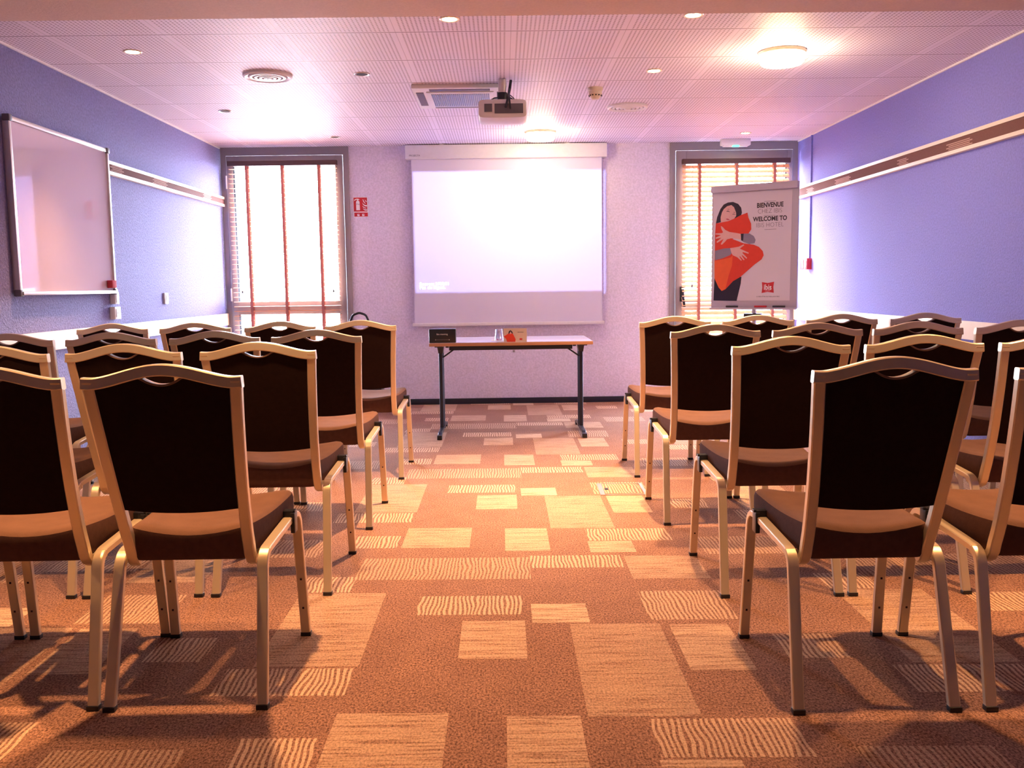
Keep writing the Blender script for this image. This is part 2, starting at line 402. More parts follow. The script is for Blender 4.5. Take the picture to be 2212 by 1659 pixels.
blind('venetian blind with orange wood slats behind the flip chart', 1.70, 2.70, (1.857, 2.205, 2.56), 2.285, .80)

# rails on both side walls
def wall_rail(wall, label, y0, y1, z0, z1, patches):
    s_ = 1 if wall == 'left' else -1; X = XL if wall == 'left' else XR
    r = thing('picture_rail', label, 'wall rail', (X, (y0 + y1) / 2, z0)); cy = (y0 + y1) / 2; h = z1 - z0
    def bx(mb, d0, d1, ya, yb, za, zb, mi=0): a, c = sorted((s_ * d0, s_ * d1)); mb.box(a, c, ya - cy, yb - cy, za, zb, mi)
    q = MB(); bx(q, 0.0, .022, y0, y1, 0, h); q.build('rail_board', 'wood_pale', r, smooth=0)
    q = MB(); bx(q, .022, .032, y0, y1, 0, .022); bx(q, .022, .032, y0, y1, h - .022, h); q.build('rail_edge', 'wood_pale', r, smooth=0)
    q = MB(); bx(q, .022, .026, y0, y1, .022, h - .022); q.build('carpet_insert', 'insert_brown', r, smooth=0)
    for a, c in patches:
        q = MB()
        for k in range(4): bx(q, .026, .0275, a + .03 * (k % 2), c - .03 * ((k + 1) % 2), .028 + k * .011, .034 + k * .011)
        q.build('insert_stripe', 'insert_light', r, smooth=0)
mk('insert_brown', (.17, .075, .06), rough=.95, var=.2, vscale=120); mk('insert_light', (.50, .32, .26), rough=.95)
wall_rail('left', 'pale rail with brown insert on the left wall beside the whiteboard', 6.27, 8.83, 1.905, 1.995, [(6.3, 6.52), (7.05, 7.36), (8.22, 8.46)])
wall_rail('right', 'long pale rail with brown insert high on the right wall', 2.0, 8.78, 1.90, 2.01, [(2.6, 2.9), (3.7, 4.0), (5.52, 5.84), (6.38, 6.56), (7.43, 7.78), (8.30, 8.50)])
tag(MB().box(XL, XL + .02, 1.0, YB - .03, .795, .905, bev=.002).build('chair_rail', 'wood_pale'), 'plain cream board along the left wall behind the chairs', 'wall rail')
tag(MB().box(XR - .02, XR, 1.0, YB - .03, .775, .885, bev=.002).build('chair_rail', 'wood_pale'), 'plain cream board along the right wall behind the chairs', 'wall rail')

# ------------------------------------------------------------------ chairs
def zarch(q, base=.912, hgt=.036):
    q = max(-1, min(1, q)); return base + hgt * .5 * (1 + math.cos(PI * q)) + .003 * max(0, abs(q) - .85) / .15
PROF = [(.392, .118), (.405, .108), (.44, .088), (.50, .066), (.60, .032), (.70, .003), (.80, -.024), (.912, -.052), (.96, -.062)]
def prof(z):
    for (z0, y0), (z1, y1) in zip(PROF, PROF[1:]):
        if z <= z1: return y0 + (y1 - y0) * (z - z0) / (z1 - z0)
    return PROF[-1][1]
def stile_x(z): # centre line half width
    w = max(0, min(1, (z - .42) / .49)); return .163 + .0265 * w ** 1.3
def make_chair():
    r = thing('banquet_chair', '', 'chair')
    fr = MB()
    for s_ in (-1, 1):
        pts = [(s_ * .178, .170, .388), (s_ * .172, .148, .379), (s_ * .167, .130, .377), (s_ * .164, .114, .386), (s_ * .163, .102, .404)]
        for k in range(14): z = .43 + (.905 - .43) * k / 13; pts.append((s_ * stile_x(z), prof(z), z))
        fr.sweep(pts, (1, 0, 0), .030, .024)
    n = 36; pts = []
    for i in range(n + 1):
        q = -1 + 2 * i / n; z = zarch(q) - .0155; pts.append((q * .205, prof(z), z))
    fr.sweep(pts, (0, 1, 0), .024, .031); fr.build('back_frame', 'chair_metal', r)
    # panel
    NS, NT_ = 32, 22; vs = []
    for side in (-1, 1):
        for i in range(NS + 1):
            q = -1 + 2 * i / NS
            xs_top = q * .178
            dip = .026 * max(0, 1 - (abs(xs_top) / .052) ** 2)
            zt = zarch(xs_top / .205) - .030 - dip; zb = .534 + .012 * q * q
            for j in range(NT_ + 1):
                w = j / NT_; z = zb + (zt - zb) * w; hx_ = stile_x(z) - .012
                ed = min(1, 4 * min(w, 1 - w, (1 - abs(q)) / 2 * 1.6)); th = .008 if side < 0 else .010 + .016 * math.sqrt(max(0, ed))
                vs.append((q * hx_, prof(z) + side * th, z))
    N1 = (NS + 1) * (NT_ + 1); fs = []
    idx = lambda i, j, s2: s2 * N1 + i * (NT_ + 1) + j
    for i in range(NS):
        for j in range(NT_):
            for s2 in (0, 1): fs.append((idx(i, j, s2), idx(i + 1, j, s2), idx(i + 1, j + 1, s2), idx(i, j + 1, s2)))
    for i in range(NS):
        for j in (0, NT_): fs.append((idx(i, j, 0), idx(i + 1, j, 0), idx(i + 1, j, 1), idx(i, j, 1)))
    for j in range(NT_):
        for i in (0, NS): fs.append((idx(i, j, 0), idx(i, j + 1, 0), idx(i, j + 1, 1), idx(i, j, 1)))
    MB().add(vs, fs).build('back_panel', 'panel_fabric', r)
    lp = []
    for i in range(17):
        xx = -.056 + .112 * i / 16; z = zarch(xx / .205) - .0295 - .026 * max(0, 1 - (abs(xx) / .054) ** 2); lp.append((xx, prof(z) + .001, z))
    MB().sweep(lp, (0, 1, 0), .026, .0055, ch=.2).build('handle_lip', 'lip_plastic', r)
    # seat
    def outline(ins, n=9):
        cor = [(-.163, .088), (.163, .088), (.206, .535), (-.206, .535)]; rad = [.02, .02, .075, .075]; out = []
        cx, cy = 0, .31
        cor2 = []
        for (a, c) in cor: cor2.append((a - math.copysign(ins, a), c + (ins if c < .3 else -ins)))
        for k in range(4):
            p0, q, p1 = Vector(cor2[k - 1]), Vector(cor2[k]), Vector(cor2[(k + 1) % 4]); d0 = (p0 - q).normalized(); d1 = (p1 - q).normalized()
            a, c = q + d0 * rad[k], q + d1 * rad[k]
            for i in range(n): w = i / (n - 1); out.append(a * (1 - w) ** 2 + q * 2 * w * (1 - w) + c * w * w)
            a2 = Vector(cor2[(k + 1) % 4]) + (q - Vector(cor2[(k + 1) % 4])).normalized() * rad[(k + 1) % 4]
            for i in range(1, 8): out.append(c.lerp(a2, i / 8))
        return out
    def topz(x, y): return .468 + .020 * min(1, abs(x) / .19) ** 1.8 + .016 * ((y - .30) / .22) ** 2 - .020 * max(0, (y - .47) / .065) ** 2 - .012 * max(0, 1 - (y - .088) / .12) * (1 - (x / .17) ** 2)
    lay = []
    for z, ins in ((.386, .02), (.389, .010), (.40, .004), (.44, .0)): lay.append([(a.x, a.y, z) for a in outline(ins)])
    for dz, ins in ((-.024, .0), (-.011, .003), (-.003, .010), (.002, .022)): lay.append([(a.x, a.y, topz(a.x, a.y) + dz) for a in outline(ins)])
    for sc in (.85, .65, .42, .2):
        lay.append([(a.x * sc, .31 + (a.y - .31) * sc, topz(a.x * sc, .31 + (a.y - .31) * sc) + .003) for a in outline(.02)])
    n = len(lay[0]); vs = [q for l in lay for q in l]; fs = []
    for i in range(len(lay) - 1):
        for j in range(n): k = (j + 1) % n; fs.append((i * n + j, i * n + k, i * n + n + k, i * n + n + j))
    fs.append(tuple(range(n - 1, -1, -1))); fs.append(tuple((len(lay) - 1) * n + j for j in range(n)))
    nb = 6 * n; low = [f for f in fs if max(f) < nb]; up = [tuple(q - 5 * n for q in f) for f in fs if min(f) >= 5 * n]
    MB().add(vs[:nb], low).build('seat_boxing', 'seat_fabric_shaded', r, smooth=60)  # cushion sides, split off to carry the shade painted into their colour
    MB().add(vs[5 * n:], up).build('seat_cushion', 'seat_fabric', r, smooth=60)
    # leg frames
    for s_ in (-1, 1):
        pts = fillet([(s_ * .207, .0, .0), (s_ * .197, .105, .403), (s_ * .207, .478, .434), (s_ * .2135, .530, .0)], .055, 8)
        rear, rail, front = pts[:8], pts[7:13], pts[12:]
        for seg, nm in ((rear, 'leg'), (rail, 'side_rail'), (front, 'leg')):
            q = MB().sweep(seg, (1, 0, 0), .030, .019)
            if nm == 'leg' and seg is front:
                for hz in (.10, .20):
                    fy = .530 - .055 * hz / .436; q.box(s_ * .2125 - .003 - s_ * hz * .01, s_ * .2125 + .003 - s_ * hz * .01, fy - .0108, fy - .0095, hz - .003, hz + .003, 1)
            o = q.build(nm, ['chair_metal', 'dark_hole'], r, smooth=35)
            if nm == 'leg':
                e = seg[0] if seg is rear else seg[-1]
                MB().box(e.x - .0165, e.x + .0165, e.y - .0115, e.y + .0115, 0.0, .014, bev=.002).build('glide', 'black_plastic', o)
        x = s_ * .2045
        q = MB().box(x - .017, x + .017, .375, .408, .414, .455, bev=.004); q.box(x + (s_ * .014) - .006, x + (s_ * .014) + .008, .372, .411, .385, .448, bev=.003)
        q.box(x - .024, x + .022, .380, .403, .447, .456, bev=.003)
        q.build('linking_clip', 'black_plastic', r)
    return r
proto = make_chair()
def kids(o): return [q for q in bpy.data.objects if q.parent == o]
tree = [(k, kids(k)) for k in kids(proto)]
def copy_chair():
    r = proto.copy(); C.objects.link(r)
    for k, gs in tree:
        c = k.copy(); C.objects.link(c); c.parent = r
        for g in gs: d = g.copy(); C.objects.link(d); d.parent = c
    return r
AI = 'gold-framed brown '
CH = [  # x centre, y of rear feet, rotation (deg), label
 (-.875, 2.41, 0, 'aisle chair of the row nearest the camera, left block'),
 (-1.337, 2.42, 0, 'second chair from the aisle, nearest row, left block'),
 (-1.815, 2.42, 0, 'chair third from the aisle, nearest row, left block, only legs showing'),
 (-.872, 3.335, 0, 'aisle chair of the second row, left block'),
 (-1.350, 3.34, 0, 'second chair from the aisle, second row, left block'),
 (-1.825, 3.345, 0, 'third chair from the aisle, second row, left block'),
 (-.850, 4.26, 0, 'aisle chair of the third row, left block'),
 (-1.315, 4.27, 0, 'second chair from the aisle, third row, left block'),
 (-1.785, 4.27, 0, 'third chair from the aisle, third row, left block'),
 (-2.255, 4.28, 0, 'chair nearest the left wall, third row'),
 (-.822, 5.39, 0, 'aisle chair of the front row by the table, left block'),
 (-1.285, 5.39, 0, 'front row chair before the left window, second from the aisle'),
 (-1.775, 5.40, 0, 'front row chair, third from the aisle, left block'),
 (-2.250, 5.40, 0, 'front row chair nearest the left wall'),
 (.972, 2.325, 0, 'aisle chair of the row nearest the camera, right block'),
 (1.482, 2.325, 0, 'chair cut by the right frame edge, nearest row, right block'),
 (.996, 3.235, 0, 'aisle chair of the second row, right block'),
 (1.460, 3.235, 0, 'second chair from the aisle, second row, right block'),
 (1.930, 3.235, 0, 'third chair from the aisle, second row, right block'),
 (.968, 4.255, 0, 'aisle chair of the third row, right block'),
 (1.435, 4.255, 0, 'second chair from the aisle, third row, right block'),
 (1.896, 4.255, 0, 'third chair from the aisle, third row, right block'),
 (2.365, 4.255, 0, 'chair nearest the right wall, third row'),
 (.985, 5.345, 0, 'aisle chair of the front row by the table, right block'),
 (1.462, 5.345, 0, 'front row chair before the flip chart, second from the aisle'),
 (1.945, 5.345, 0, 'front row chair, third from the aisle, right block'),
 (2.428, 5.345, 0, 'front row chair nearest the right wall')]
for i, (x, y, a, lab) in enumerate(CH):
    o = proto if i == 0 else copy_chair()
    o.location = (x, y, 0); o.rotation_euler = (0, 0, math.radians(a)); o['label'] = AI + lab; o['group'] = 'banquet chairs set out in rows'

# ------------------------------------------------------------------ projection screen
sc = thing('projection_screen', 'white pull-down projection screen lit by the projector on the back wall', 'projection screen', (0.055, YB, .75))
def L(x, y, z): return (x - .055, y - YB, z - .75)
q = MB(); a = L(-.888, YB - .105, 2.315); b_ = L(.992, YB, 2.443); q.box(a[0], b_[0], a[1], b_[1], a[2], b_[2], bev=.008)
case = q.build('screen_case', 'white_metal', sc)
text('maker_mark', 'PROJECTA', .022, 'ink_soft', case, facing(*L(-.80, YB - .1055, 2.345)))
q = MB()
for bx_ in (-.55, .62): a = L(bx_ - .02, YB - .09, 2.443); q.box(a[0], a[0] + .04, a[1], a[1] + .06, a[2] - .004, a[2] + .007)
q.build('bracket', 'white_metal', sc, smooth=0)
a = L(-.838, YB - .062, .785); b_ = L(.945, YB - .060, 2.33)
q = MB(); nn = 10; q.box(a[0], b_[0], a[1], b_[1], a[2], b_[2]); fab = q.build('screen_fabric', 'screen_fabric', sc, smooth=0)
a = L(-.862, YB - .072, .757); b_ = L(.968, YB - .050, .787); MB().box(a[0], b_[0], a[1], b_[1], a[2], b_[2], bev=.006).build('bottom_bar', 'white_metal', sc)
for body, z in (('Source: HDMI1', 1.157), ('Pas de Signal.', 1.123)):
    text('screen_text_glow', body, .040, 'emit_text', fab, facing(*L(-.785, YB - .0635, z)), align='LEFT', bold=.0004, space=1.12)  # letters glow by themselves, standing in for light from the projector

# projector
PX, PY, PZ = .016, 6.10, 2.245
pj = thing('projector', 'white video projector hanging from the ceiling on a pole', 'projector', (PX, PY, ZC))
def P(x, y, z): return (x - PX, y - PY, z - ZC)
q = MB()
sec = []
for (yy, zb, zt, hw) in ((-.125, .045, .105, .145), (-.118, .005, .118, .152), (-.06, -.004, .126, .154), (.05, -.008, .122, .154), (.11, -.002, .11, .150), (.125, .02, .09, .142)):
    ring = []
    for k in range(24):
        an = 2 * PI * (k + .5) / 24; c_, s2 = math.cos(an), math.sin(an); ex = .28
        ring.append((math.copysign(abs(c_) ** ex, c_) * hw, yy, (zb + zt) / 2 + math.copysign(abs(s2) ** ex, s2) * (zt - zb) / 2))
    sec.append(ring)
vs = [(x_, y_, z_ - .265) for r_ in sec for (x_, y_, z_) in r_]; fs = []
for i in range(5):
    for j in range(24): k = (j + 1) % 24; fs.append((i * 24 + j, i * 24 + k, i * 24 + 24 + k, i * 24 + 24 + j))
fs.append(tuple(range(23, -1, -1))); fs.append(tuple(5 * 24 + j for j in range(24)))
q.add(vs, fs); q.build('projector_case', 'projector_body', pj)
q = MB().box(-.05, .13, -.128, -.124, -.235, -.175, bev=.001)
for k in range(5): q.box(.02 + k * .02, .03 + k * .02, -.131, -.127, -.222, -.214)
q.build('port_panel', 'grey_plastic', pj)
MB().box(-.115, -.065, -.128, -.124, -.225, -.175, bev=.001).build('vent_grille', 'grey_plastic', pj)
MB().lathe([(.0, 0), (.034, 0), (.036, .012), (.028, .016), (.0, .018)], (.03, .122, -.21), 24, axis='y').build('lens', 'black_plastic', pj)
MB().tube([(0, 0, -.10), (0, 0, -.002)], .026, 20).build('ceiling_pole', 'alu', pj)
MB().tube([(0, 0, -.15), (0, 0, -.085)], .033, 20).build('pole_joint', 'black_plastic', pj)
q = MB()
for s_ in (-1, 1): q.sweep(fillet([(0, 0, -.115), (s_ * .05, 0, -.118), (s_ * .11, .0, -.15)], .02), (0, 1, 0), .03, .008)
q.build('mount_arm', 'black_metal', pj)
q = MB().tube(fillet([(.055, .02, -.002), (.045, .0, -.06), (.04, -.06, -.10), (.035, -.13, -.14), (.02, -.138, -.20)], .03), .007, 8)
q.tube(fillet([(.06, .02, -.002), (.052, .0, -.06), (.045, -.05, -.10), (.045, -.128, -.15), (.05, -.136, -.21)], .03), .005, 8)
q.tube(fillet([(.04, .0, -.09), (.08, -.03, -.13), (.05, -.12, -.16)], .03), .003, 6); q.build('signal_cable', 'black_metal', pj)
# projector light: rectangular frame of light
LP = Vector((.046, 6.255, 2.24)); D = (YB - .062) - LP.y
pl = spot('projector_light', LP, 150, size=75, blend=0, color=(.37, .42, 1.0), radius=.012)
pl.rotation_euler = (PI / 2, 0, 0)
l = pl.data; l.use_nodes = True; t = NT(l.node_tree); em = [n_ for n_ in l.node_tree.nodes if n_.type == 'EMISSION'][0]
tc = t.n('ShaderNodeTexCoord'); sp = t.n('ShaderNodeSeparateXYZ'); t.link(tc.outputs['Normal'], sp.inputs[0])
nz = t.m('ABSOLUTE', sp.outputs[2]); uu = t.m('DIVIDE', sp.outputs[0], nz); vv = t.m('DIVIDE', sp.outputs[1], nz)
x0, x1, z0, z1 = (-.825 - LP.x) / D, (.965 - LP.x) / D, (1.075 - LP.z) / D, (2.203 - LP.z) / D
mk_ = t.m('MULTIPLY', t.m('LESS_THAN', t.m('ABSOLUTE', t.m('SUBTRACT', uu, (x0 + x1) / 2)), (x1 - x0) / 2), t.m('LESS_THAN', t.m('ABSOLUTE', t.m('SUBTRACT', vv, (z0 + z1) / 2)), (z1 - z0) / 2))
t.link(t.m('MULTIPLY', mk_, 1.0), em.inputs['Strength'])

# ------------------------------------------------------------------ ceiling fittings
def downlight(x, y, on, label, z=ZC):
    r = thing('downlight' , label, 'ceiling light', (x, y, z), 0, 'recessed ceiling spotlights')
    MB().lathe([(.036, 0), (.050, 0), (.050, -.003), (.046, -.006), (.037, -.004), (.036, 0)], n=32).build('bezel', 'lamp_rim' if on else 'alu', r)
    MB().lathe([(0, -.001), (.036, -.001), (.034, -.004), (0, -.005)], n=32).build('bulb_face', 'spot_glow' if on else 'dark_hole', r)
    if on: spot('downlight_lamp', (x, y, z - .012), DL_POWER * on)
for x, y, on, lab in ((-.243, 4.735, 1.9, 'lit spotlight just behind the lower ceiling edge, left of centre'), (.96, 4.71, 1.3, 'lit spotlight just behind the lower ceiling edge, right of centre'),
    (-2.03, 5.30, .8, 'lit spotlight near the left wall above the whiteboard'), (.96, 5.90, 1.2, 'lit spotlight right of the projector beside the smoke detector'), (2.17, 8.34, .6, 'lit spotlight in front of the emergency light over the right window'),
    (-.852, 5.90, 0, 'unlit recessed spotlight left of the air conditioning unit'), (-2.04, 7.05, 0, 'unlit recessed spotlight nearest the left wall'), (-1.453, 8.30, 0, 'unlit recessed spotlight in front of the left window')):
    downlight(x, y, on, lab)
for x, y, pw in ((-.85, 2.75, 1.0), (2.15, 2.75, 1.0), (-2.1, 2.5, 1.0), (.95, 2.75, .5)):
    r = thing('downlight', 'lit spotlight in the lower ceiling above the near rows', 'ceiling light', (x, y, ZS), 0, 'recessed spotlights over the near rows')
    MB().lathe([(.036, 0), (.050, 0), (.050, -.003), (.046, -.006), (.037, -.004), (.036, 0)], n=32).build('bezel', 'lamp_rim', r)
    MB().lathe([(0, -.001), (.036, -.001), (.034, -.004), (0, -.005)], n=32).build('bulb_face', 'spot_glow', r)
    spot('downlight_lamp', (x, y, ZS - .012), DL_POWER * pw * .85, 95, color=(1.0, .50, .20))

def round_lamp(x, y, label, p):
    r = thing('ceiling_lamp', label, 'ceiling light', (x, y, ZC), 0, 'round flush ceiling lamps')
    MB().lathe([(0, 0), (.135, 0), (.137, -.006), (.130, -.018), (0, -.018)], n=48).build('base_ring', 'lamp_rim', r)
    MB().lathe([(0, -.018), (.124, -.018), (.124, -.058), (.112, -.072), (.07, -.078), (0, -.08)], n=48).build('lamp_shade', 'lamp_glow', r)
    l = bpy.data.lights.new('ceiling_lamp_light', 'POINT'); l.energy = p; l.color = (1, .66, .36); l.shadow_soft_size = .10
    o = bpy.data.objects.new('ceiling_lamp_light', l); C.objects.link(o); o.location = (x, y, ZC - .20)
round_lamp(1.625, 5.46, 'large round lit lamp on the ceiling nearer the camera', 4)
round_lamp(.346, 8.15, 'round lit lamp on the ceiling in front of the screen', 3)

def round_vent(x, y, R_, label):
    r = thing('air_vent', label, 'air vent', (x, y, ZC), 0, 'round ceiling air vents')
    MB().lathe([(R_ - .03, 0), (R_, 0), (R_, -.014), (R_ - .012, -.02), (R_ - .03, -.012), (R_ - .03, 0)], n=48).build('vent_rim', 'white_plastic', r)
    MB().lathe([(0, 0), (R_ - .03, 0), (R_ - .03, -.003), (0, -.003)], n=40).build('vent_throat', 'frame_grey', r)
    for k in range(4):
        a = (R_ - .036) * (4 - k) / 4
        MB().lathe([(a - .020, -.004), (a, -.006), (a, -.014), (a - .006, -.019 - .002 * k), (a - .020, -.018 - .002 * k), (a - .020, -.004)], n=40).build('vent_cone', 'white_plastic', r)
round_vent(-1.435, 5.90, .150, 'round white air vent on the ceiling towards the left wall')
round_vent(.950, 7.05, .150, 'round white air vent on the ceiling behind the smoke detector')

r = thing('smoke_detector', 'small beige smoke detector on the ceiling right of the projector', 'smoke detector', (.644, 6.39, ZC))
MB().lathe([(0, 0), (.052, 0), (.052, -.014), (.044, -.024), (0, -.024)], n=32).build('detector_base', 'beige_plastic', r)
q = MB().lathe([(0, -.024), (.044, -.024), (.046, -.045), (.030, -.066), (.022, -.076), (0, -.078)], n=32); q.build('detector_head', 'beige_plastic', r)
q = MB()
for k in range(12): a = 2 * PI * k / 12; q.box(.0385 * math.cos(a) - .004 + .003 * math.cos(a), .0385 * math.cos(a) + .004 + .003 * math.cos(a), .0415 * math.sin(a) - .004, .0415 * math.sin(a) + .004, -.056, -.048)
q.build('detector_slot', 'dark_hole', r, smooth=0)

# ceiling cassette
r = thing('air_conditioner', 'square white air conditioning cassette on the ceiling left of the projector', 'air conditioner', (-.265, 6.56, ZC))
MB().box(-.315, .315, -.35, .35, -.028, 0, bev=.008).build('cassette_panel', 'white_plastic', r)
q = MB(); q.box(-.20, .20, -.318, -.262, -.031, -.027); q.box(-.20, .20, .262, .318, -.031, -.027); q.box(-.295, -.245, -.22, .22, -.031, -.027); q.box(.245, .295, -.22, .22, -.031, -.027); q.build('air_outlet', 'headrail_brown', r, smooth=0)
q = MB().box(-.225, .225, -.245, .245, -.036, -.028, bev=.003); q.build('intake_grille', 'white_plastic', r)
q = MB()
for k in range(30): xx = -.19 + k * .38 / 29; q.box(xx - .0042, xx + .0042, -.20, .21, -.0385, -.035)
q.build('grille_slots', 'black_metal', r, smooth=0)

# emergency light
r = thing('emergency_light', 'white emergency light unit with green glow above the right window', 'emergency light', (2.17, 8.70, ZC))
MB().box(-.135, .135, -.035, .035, -.058, 0, bev=.006).build('light_housing', 'white_plastic', r)
MB().box(-.115, .115, -.022, .022, -.068, -.057, bev=.003).build('diffuser', 'white_plastic', r)
MB().box(-.03, .03, -.026, .0, -.071, -.060).build('green_indicator', 'emit_green', r, smooth=0)

# ------------------------------------------------------------------ whiteboard and left wall
r = thing('whiteboard', 'large whiteboard with aluminium frame on the left wall', 'whiteboard', (XL, 5.63, 1.59))
hy_, hz_ = .61, .462
MB().box(.0, .030, -hy_, hy_, -hz_, hz_).build('board_surface', 'board_white', r, smooth=0)
q = MB(); q.box(.012, .042, -hy_ - .012, -hy_ + .012, -hz_, hz_, bev=.004); q.box(.012, .042, hy_ - .012, hy_ + .012, -hz_, hz_, bev=.004); q.box(.012, .042, -hy_, hy_, hz_ - .012, hz_ + .012, bev=.004)
q.build('board_frame', 'alu', r)
MB().box(.030, .055, -hy_, hy_, -hz_ - .012, -hz_ + .008, bev=.004).build('pen_tray', 'alu', r)
for sy in (-1, 1):
    for sz in (-1, 1): MB().box(.008, .048, sy * hy_ - .018, sy * hy_ + .018, sz * hz_ - .018, sz * hz_ + .018, bev=.006).build('corner_cap', 'grey_plastic', r)
tag(MB().box(-.0, .035, -.035, .035, -.025, .025, bev=.004).build('board_eraser', 'red_felt', loc=(XL + .031, 6.165, 1.178)), 'small red block eraser stuck at the lower right of the whiteboard', 'eraser')
def wall_box(name, label, cat, y, z, w, h, d, inner, X=XL, s_=1, mat='white_plastic', group=None):
    r = thing(name, label, cat, (X, y, z), 0, group); a, c = sorted((0, s_ * d))
    MB().box(a, c, -w / 2, w / 2, -h / 2, h / 2, bev=.003).build('back_box', mat, r)
    a, c = sorted((s_ * d, s_ * (d + .003))); q = MB()
    if inner == 'rocker': q.box(a, c, -w * .3, w * .3, -h * .36, h * .36, bev=.001); q.build('rocker', 'white_plastic', r)
    elif inner == 'socket':
        q.box(a, c, -w * .33, w * .33, -h * .33, h * .33, bev=.001); o = q.build('face_plate', 'white_plastic', r)
        a, c = sorted((s_ * (d + .003), s_ * (d + .0036))); q = MB()
        for dy_ in (-.010, .010): q.box(a, c, dy_ - .003, dy_ + .003, -.003, .003)
        q.build('pin_hole', 'dark_hole', o, smooth=0)
    else: q.box(a, c, -w * .3, w * .3, -h * .3, h * .3, bev=.001); q.build('break_glass', inner, r)
    return r
wall_box('light_switch', 'white light switch box under the whiteboard corner', 'light switch', 6.27, 1.085, .065, .080, .035, 'rocker')
wall_box('wall_socket', 'square white socket box below the light switch on the left wall', 'wall socket', 6.27, .985, .095, .082, .035, 'socket')
wall_box('light_switch', 'slim white switch alone on the bright left wall', 'light switch', 7.25, 1.07, .075, .085, .014, 'rocker')

# right wall call point with conduit
r = wall_box('fire_call_point', 'red fire call point on the right wall below a thin conduit', 'alarm button', 8.44, 1.293, .09, .10, .045, 'paint_white', XR, -1, 'red_paint')
MB().box(-.014, 0, -.011, .011, .05, 1.898 - 1.293).build('conduit', 'wall_lavender', r, smooth=0)
MB().box(-.014, 0, -.011, .011, 2.012 - 1.293, ZC - 1.293 - .012).build('conduit', 'wall_lavender', r, smooth=0)
tag(MB().box(-.006, 0, -.045, .045, -.045, .045, bev=.001).build('alarm_notice', 'red_paint', loc=(XR, 8.66, 1.293)), 'tiny red notice on the right wall beside the call point', 'sign')

# ------------------------------------------------------------------ extinguisher sign
ex0, ex1, ez0, ez1 = -1.398, -1.262, 1.795, 1.982
r = thing('fire_extinguisher_sign', 'red and white fire extinguisher sign between left window and screen', 'sign', (ex0, YB, ez0))
w_, h_ = ex1 - ex0, ez1 - ez0
MB().box(0, w_, -.003, 0, 0, h_).build('sign_plate', 'paint_white', r, smooth=0)
def e3(a, c, d): return ((a - 160) / 860 * w_, d, h_ - (c - 250) / 1135 * h_)
q = MB(); q.poly([(180, 278), (985, 278), (985, 1065), (180, 1065)], e3, -.0042, -.003); q.poly([(205, 1125), (1005, 1125), (1005, 1350), (205, 1350)], e3, -.0042, -.003); q.build('red_field', 'red_paint', r, smooth=0)
q = MB(); Y0, Y1 = -.0052, -.0042
q.poly([(330, 990), (325, 540), (345, 480), (400, 435), (410, 400), (330, 400), (225, 460), (205, 440), (260, 375), (350, 345), (430, 340), (520, 365), (540, 405), (450, 400), (455, 435), (510, 470), (540, 530), (550, 990)], e3, Y0, Y1)
q.poly([(720, 375), (760, 390), (830, 530), (910, 620), (850, 610), (760, 520)], e3, Y0, Y1)
q.poly([(845, 345), (875, 420), (965, 500), (965, 545), (880, 490)], e3, Y0, Y1)
q.poly([(700, 560), (770, 650), (860, 700), (970, 705), (970, 790), (850, 775), (740, 690)], e3, Y0, Y1)
q.poly([(685, 740), (760, 790), (840, 850), (940, 860), (930, 890), (830, 890), (740, 830)], e3, Y0, Y1)
q.poly([(725, 880), (800, 940), (970, 950), (970, 1020), (850, 1015), (760, 950)], e3, Y0, Y1)
for a in (385, 675): q.poly([(a, 1200), (a + 130, 1200), (a + 130, 1325), (a, 1325)], e3, Y0, Y1)
q.build('pictogram', 'paint_white', r, smooth=0)
q = MB(); 
for a in (385, 675): q.poly([(a + 55, 1265), (a + 100, 1205), (a + 120, 1225), (a + 75, 1290)], e3, -.0058, -.0052)
q.build('class_mark', 'red_paint', r, smooth=0)
text('sign_letters', 'P 6', .022, 'ink_soft', r, facing(*e3(440, 660, -.0056)))

# ------------------------------------------------------------------ folding table
TX0, TX1, TY0, TY1, TZ = -.545, .658, 6.76, 7.50, .722
r = thing('folding_table', 'black-legged folding table with pale top in front of the screen', 'table', ((TX0 + TX1) / 2, (TY0 + TY1) / 2, 0))
cx, cy = r.location.x, r.location.y
MB().box(TX0 - cx + .002, TX1 - cx - .002, TY0 - cy + .002, TY1 - cy - .002, TZ - .004, TZ, bev=.001).build('table_top', 'table_top', r)
MB().box(TX0 - cx, TX1 - cx, TY0 - cy, TY1 - cy, TZ - .026, TZ - .003, bev=.003).build('top_edge', 'table_edge', r)
MB().box(TX0 - cx + .145, TX1 - cx - .15, -.34, -.31, TZ - .058, TZ - .026).build('apron_rail', 'black_metal', r, smooth=0)
MB().box(TX0 - cx + .145, TX1 - cx - .15, .31, .34, TZ - .058, TZ - .026).build('apron_rail', 'black_metal', r, smooth=0)
